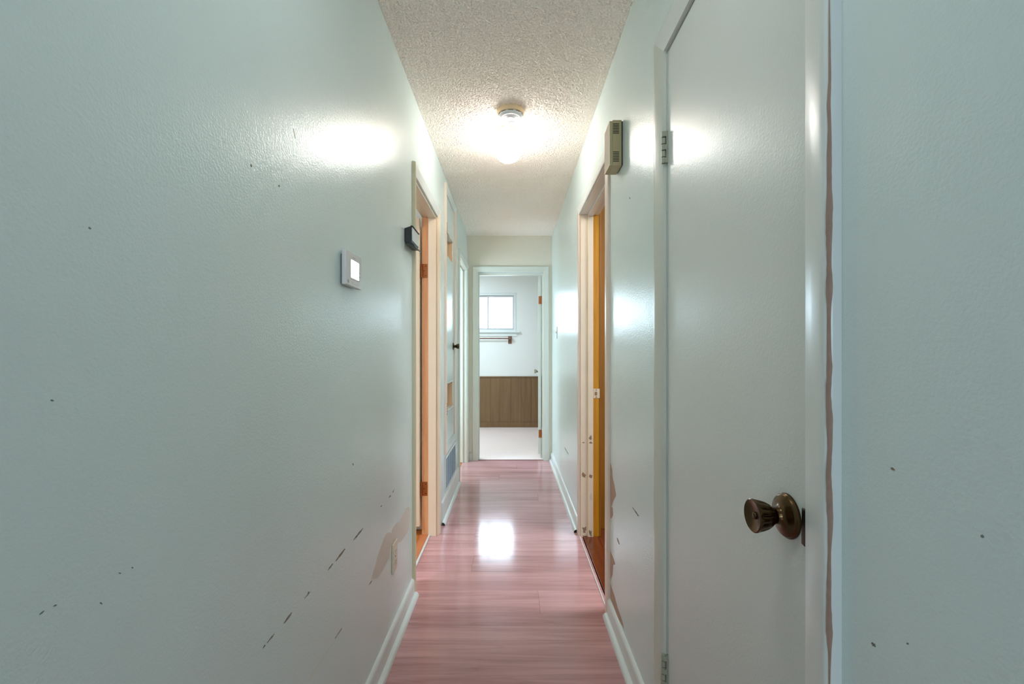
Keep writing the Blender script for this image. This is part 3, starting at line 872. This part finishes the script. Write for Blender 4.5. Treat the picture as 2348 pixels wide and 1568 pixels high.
# ------------------------------------------------------------------ thermostat
TY0, TY1, TZ0, TZ1 = 1.272, 1.402, 1.366, 1.463
th = root('thermostat', S('L', 0, (TY0 + TY1) / 2, TZ0), 'white wall thermostat with a lit screen on the left wall', 'thermostat')
build(sbox(MB(), 'L', 0.0004, 0.006, TY0 + 0.012, TY1 - 0.006, TZ0 + 0.004, TZ1 - 0.010), 'back_plate', M['thermodark'], th, bevel=0.001)
prof = [(0.006, TY0 + 0.003), (0.017, TY0), (0.0195, TY0 + 0.0015), (0.0205, TY1 - 0.006), (0.0185, TY1), (0.006, TY1 - 0.003)]
body = build(MB().loft([[S('L', p, y, TZ0) for p, y in prof], [S('L', p, y, TZ1) for p, y in prof]]), 'housing', M['thermo'], th, bevel=0.0018)
fp = lambda y: 0.0195 + (y - TY0) / (TY1 - TY0) * 0.001
def face(y0, y1, z0, z1, d0, d1):
    return MB().loft([[S('L', fp(y0) + d0, y0, z0), S('L', fp(y1) + d0, y1, z0), S('L', fp(y1) + d0, y1, z1), S('L', fp(y0) + d0, y0, z1)],
                      [S('L', fp(y0) + d1, y0, z0), S('L', fp(y1) + d1, y1, z0), S('L', fp(y1) + d1, y1, z1), S('L', fp(y0) + d1, y0, z1)]])
bez = build(face(1.304, 1.376, 1.386, 1.446, -0.001, 0.0012), 'bezel', M['thermo'], th, bevel=0.0012)
build(face(1.308, 1.371, 1.390, 1.441, 0.0006, 0.0016), 'screen', M['screen'], bez)
mk = MB()
for k in range(12):                              # small printed round logo with two bars
    a0, a1 = k * math.pi / 6, (k + 0.7) * math.pi / 6
    q = lambda r_, an, d: S('L', fp(1.288) + d, 1.2885 + r_ * math.cos(an), 1.3765 + r_ * 0.8 * math.sin(an))
    if k not in (0, 6):
        mk.loft([[q(0.0062, a0, 0.0001), q(0.0062, a1, 0.0001), q(0.0050, a1, 0.0001), q(0.0050, a0, 0.0001)],
                 [q(0.0062, a0, 0.0004), q(0.0062, a1, 0.0004), q(0.0050, a1, 0.0004), q(0.0050, a0, 0.0004)]])
for z_ in (1.3752, 1.3776):
    sbox(mk, 'L', fp(1.288), fp(1.288) + 0.0005, 1.2838, 1.2932, z_ - 0.0007, z_ + 0.0007)
build(mk, 'printed_logo', M['greyprint'], th)
build(face(1.325, 1.345, 1.4495, 1.4505, -0.0004, 0.0003), 'status_mark', M['greyprint'], th)
bt = MB()
for k in range(2):
    bt.lathe([(0.0022, 0), (0.0022, 0.0012), (0.0015, 0.0016)], S('L', fp(1.39), 1.386, 1.402 + k * 0.013), axis=(1, 0, 0), n=12)
build(bt, 'side_button', M['thermo'], th)
build(face(1.318, 1.366, 1.3725, 1.3795, -0.0004, 0.0006), 'slide_cover', M['thermo'], th, bevel=0.0004)

# ------------------------------------------------------------------ black box with a pale front beside the left doorway
KY0, KY1, KZ0, KZ1 = 2.045, 2.192, 1.664, 1.742
kb = root('wall_sensor', S('L', 0, (KY0 + KY1) / 2, KZ0), 'small black wall box with a pale front panel beside the top of the left doorway', 'sensor')
hp = [(0.0006, KZ0 + 0.006), (0.030, KZ0 + 0.002), (0.033, KZ0 + 0.012), (0.031, KZ1 - 0.012), (0.034, KZ1 - 0.002), (0.030, KZ1), (0.0006, KZ1 - 0.010)]
build(MB().loft([[S('L', p, KY0, z) for p, z in hp], [S('L', p, KY1, z) for p, z in hp]]), 'housing', M['black'], kb, bevel=0.0015)
build(sbox(MB(), 'L', 0.0315, 0.0355, KY0 + 0.003, KY1 - 0.003, KZ0 + 0.012, KZ1 - 0.006), 'front_panel', M['lens'], kb, bevel=0.001)
build(MB().loft([[S('L', p, y, z) for p, z in ((0.002, KZ0 + 0.006), (0.033, KZ0 + 0.004), (0.046, KZ0 - 0.008), (0.044, KZ0 - 0.011), (0.030, KZ0 - 0.002), (0.002, KZ0 + 0.001))] for y in (KY0 + 0.004, KY1 + 0.001)]), 'lower_flap', M['black'], kb, bevel=0.0008)
build(MB().loft([[S('L', p, y, z) for p, z in ((0.028, KZ1 - 0.001), (0.038, KZ1 - 0.003), (0.0385, KZ1 + 0.0005), (0.028, KZ1 + 0.002))] for y in (KY0, KY1)]), 'hood', M['black'], kb, bevel=0.0006)

# ------------------------------------------------------------------ door chime on the right wall
CY0, CY1, CZ0, CZ1 = 1.792, 1.888, 1.909, 2.088
ch = root('door_chime', S('R', 0, (CY0 + CY1) / 2, CZ0), 'beige door chime box with dark slots and a speckled front above the right doorway edge', 'door chime')
build(sbox(MB(), 'R', 0.0005, 0.004, CY0 + 0.002, CY1 - 0.002, CZ0 + 0.004, CZ1 - 0.004), 'back_plate', M['slot'], ch)
hs = build(sbox(MB(), 'R', 0.004, 0.040, CY0, CY1, CZ0, CZ1), 'housing', M['chime'], ch, bevel=0.0012)
fc = build(sbox(MB(), 'R', 0.040, 0.051, CY0 + 0.0005, CY1, CZ0, CZ1 - 0.004), 'front_cover', M['chime'], ch, bevel=0.0012)
tr = MB()
sbox(tr, 'R', 0.0505, 0.0525, CY0 + 0.001, CY0 + 0.004, CZ0 + 0.001, CZ1 - 0.005); sbox(tr, 'R', 0.0505, 0.0525, CY1 - 0.004, CY1 - 0.0005, CZ0 + 0.001, CZ1 - 0.005)
sbox(tr, 'R', 0.0505, 0.0525, CY0 + 0.004, CY1 - 0.004, CZ0 + 0.001, CZ0 + 0.004); sbox(tr, 'R', 0.0505, 0.0525, CY0 + 0.004, CY1 - 0.004, CZ1 - 0.008, CZ1 - 0.005)
build(tr, 'cover_rim', M['chimetrim'], fc)
build(sbox(MB(), 'R', 0.0505, 0.0518, CY0 + 0.004, CY1 - 0.004, CZ0 + 0.004, CZ1 - 0.008), 'speaker_cloth', M['cloth'], fc)
for zb in (2.074, 1.9635):
    for i in range(7):
        z = zb - i * 0.0061
        build(sbox(MB(), 'R', 0.0145, 0.0385, CY0 - 0.0004, CY0 + 0.001, z - 0.0028, z), 'slot', M['slot'], hs)

# ------------------------------------------------------------------ outlet and switch
OY0, OY1, OZ0, OZ1 = 1.826, 1.897, 0.283, 0.402
ot = root('outlet', S('L', 0, (OY0 + OY1) / 2, OZ0), 'ivory duplex outlet plate low on the left wall beside the doorway', 'outlet')
pl = build(sbox(MB(), 'L', 0.0004, 0.0065, OY0, OY1, OZ0, OZ1), 'plate', M['plate'], ot, bevel=0.003, seg=3)
for zc in (0.322, 0.362):
    rc = build(MB().lathe([(0.0165, 0), (0.0165, 0.0078), (0.0155, 0.0085)], S('L', 0.0, (OY0 + OY1) / 2, zc), axis=(1, 0, 0), n=28), 'receptacle', M['plate'], ot, smooth=40)
    sl = MB()
    for dy in (-0.0062, 0.0062):
        sbox(sl, 'L', 0.0084, 0.0088, (OY0 + OY1) / 2 + dy - 0.0012, (OY0 + OY1) / 2 + dy + 0.0012, zc - 0.002, zc + 0.006)
    sl.lathe([(0.0026, 0), (0.0026, 0.0004)], S('L', 0.0084, (OY0 + OY1) / 2, zc - 0.0078), axis=(1, 0, 0), n=12)
    build(sl, 'socket_slots', M['slot'], rc)
build(MB().lathe([(0.003, 0), (0.003, 0.0012)], S('L', 0.0062, (OY0 + OY1) / 2, 0.342), axis=(1, 0, 0), n=12), 'screw', M['slot'], ot)

sy = 4.42
swt = root('light_switch', S('R', 0, sy, 1.305), 'pale light switch plate on the right wall near the end doorway', 'light switch')
build(sbox(MB(), 'R', 0.0004, 0.006, sy - 0.035, sy + 0.035, 1.305, 1.420), 'plate', M['alu'], swt, bevel=0.0025, seg=3)
build(MB().loft([[S('R', 0.0055, sy - 0.005, 1.352), S('R', 0.0055, sy + 0.005, 1.352), S('R', 0.0055, sy + 0.005, 1.374), S('R', 0.0055, sy - 0.005, 1.374)],
                 [S('R', 0.017, sy - 0.0035, 1.368), S('R', 0.017, sy + 0.0035, 1.368), S('R', 0.017, sy + 0.0035, 1.376), S('R', 0.017, sy - 0.0035, 1.376)]]), 'toggle', M['plate'], swt)

# ------------------------------------------------------------------ paint patches, scuffs and scratches on the walls
def decal(side, pts, m, parent, name, t=0.0004):
    q = [px(side, x, y) for x, y in pts]
    build(MB().plate(q, (t if side == 'L' else -t, 0, 0)), name, M[m], parent)
def streak(side, x0, y0, x1, y1, w, m, parent, name='scuff'):
    rnd = random.Random(int(x0 * 7 + y0))
    n = 7
    dx, dy = x1 - x0, y1 - y0
    ln = math.hypot(dx, dy) or 1
    nx_, ny_ = -dy / ln, dx / ln
    up, dn = [], []
    for k in range(n + 1):
        f_ = k / n
        hw = w / 2 * math.sin(math.pi * min(max(f_, 0.06), 0.94)) ** 0.5 * rnd.uniform(0.45, 1.1)
        up.append((x0 + dx * f_ + nx_ * hw, y0 + dy * f_ + ny_ * hw))
        dn.append((x0 + dx * f_ - nx_ * hw, y0 + dy * f_ - ny_ * hw))
    decal(side, up + dn[::-1], m, parent, name)
c5 = [(792, 205), (770, 220), (752, 262), (730, 285), (722, 345), (705, 318), (690, 352), (668, 372), (662, 412), (640, 400), (618, 418), (590, 485), (560, 565), (535, 660), (505, 765), (560, 752), (592, 705), (625, 635), (655, 560), (672, 515), (705, 488), (735, 478), (762, 435), (785, 405), (802, 330), (806, 240)]
decal('L', [(700 + x / 3.35, 1100 + y / 3.35) for x, y in c5], 'patch', wall_left, 'paint_patch')
for s_ in ((832, 1211, 811, 1238, 4, 'scuff'), (791, 1258, 770, 1286, 5, 'scuffwarm'), (763, 1292, 752, 1307, 3.5, 'scuff'), (712, 1356, 698, 1372, 2, 'scuff'), (669, 1404, 651, 1429, 4, 'scuff'),
           (629, 1453, 612, 1474, 3, 'scuff'), (608, 1478, 603, 1486, 3, 'scuff'), (853, 1331, 846, 1341, 2.2, 'scuff'), (904, 1122, 900, 1130, 2.2, 'scuff'), (896, 1135, 892, 1141, 2.2, 'scuff'), (876, 1158, 873, 1162, 3, 'scuff'),
           (784, 1440, 768, 1464, 2.6, 'scuffwarm'), (768, 1464, 735, 1515, 1.6, 'scratch'), (735, 1515, 708, 1560, 1.6, 'scratch'), (708, 1356, 706, 1362, 3, 'scuff'),
           (575, 376, 577, 383, 4, 'scuff'), (639, 424, 641, 429, 4, 'scuff'), (203, 521, 208, 525, 5, 'scuff'), (116, 917, 123, 919, 5, 'scuff'), (809, 1062, 810, 1067, 3, 'scuff'), (673, 295, 677, 318, 2, 'scratch'),
           (229, 1381, 234, 1385, 4, 'scuff'), (90, 1409, 101, 1400, 3, 'scuff'), (122, 1390, 130, 1386, 4, 'scuff'), (272, 1313, 277, 1315, 3, 'scuff'), (302, 1300, 305, 1303, 4, 'scuff')):
    streak('L', *s_, wall_left)
for pts in (((1399.5, 1060), (1404, 1075), (1405, 1095), (1409, 1112), (1413, 1136), (1407, 1148), (1403, 1160), (1399.5, 1160)), ((1399.5, 1160), (1405, 1164), (1406, 1180), (1403, 1188), (1399.5, 1188)),
            ((1399.5, 1262), (1405, 1275), (1411, 1293), (1406, 1296), (1405, 1318), (1399.5, 1330)), ((1399.5, 1338), (1409, 1365), (1416, 1392), (1424, 1414), (1431, 1440), (1418, 1420), (1399.5, 1382))):
    decal('R', pts, 'barepatch', wall_right, 'paint_patch')
for s_ in ((1450, 1163, 1457, 1172, 2.2, 'scuff'), (1456, 1171, 1464, 1183, 3.6, 'scuff'), (1415, 1233, 1420, 1248, 3.6, 'scuff'), (1440, 1283, 1490, 1358, 1.2, 'faint'), (1294, 1025, 1303, 1041, 2.2, 'scuff'), (1443, 452, 1445, 456, 3, 'scuff'), (1499, 393, 1503, 403, 2.2, 'scuff'),
           (2043, 1072, 2052, 1078, 6, 'scuffwarm'), (1999, 1473, 2008, 1483, 8, 'scuff'), (2079, 1474, 2084, 1477, 5, 'scuff'), (2250, 1227, 2256, 1232, 8, 'scuff'), (1927, 1440, 1925, 1490, 2.5, 'scuff'), (1925, 1500, 1927, 1540, 2.5, 'scuff')):
    if s_[0] < 1900 or s_[0] > 1935:
        streak('R', *s_, wall_right)
    else:
        streak('R', *s_, wall_right, 'crack')
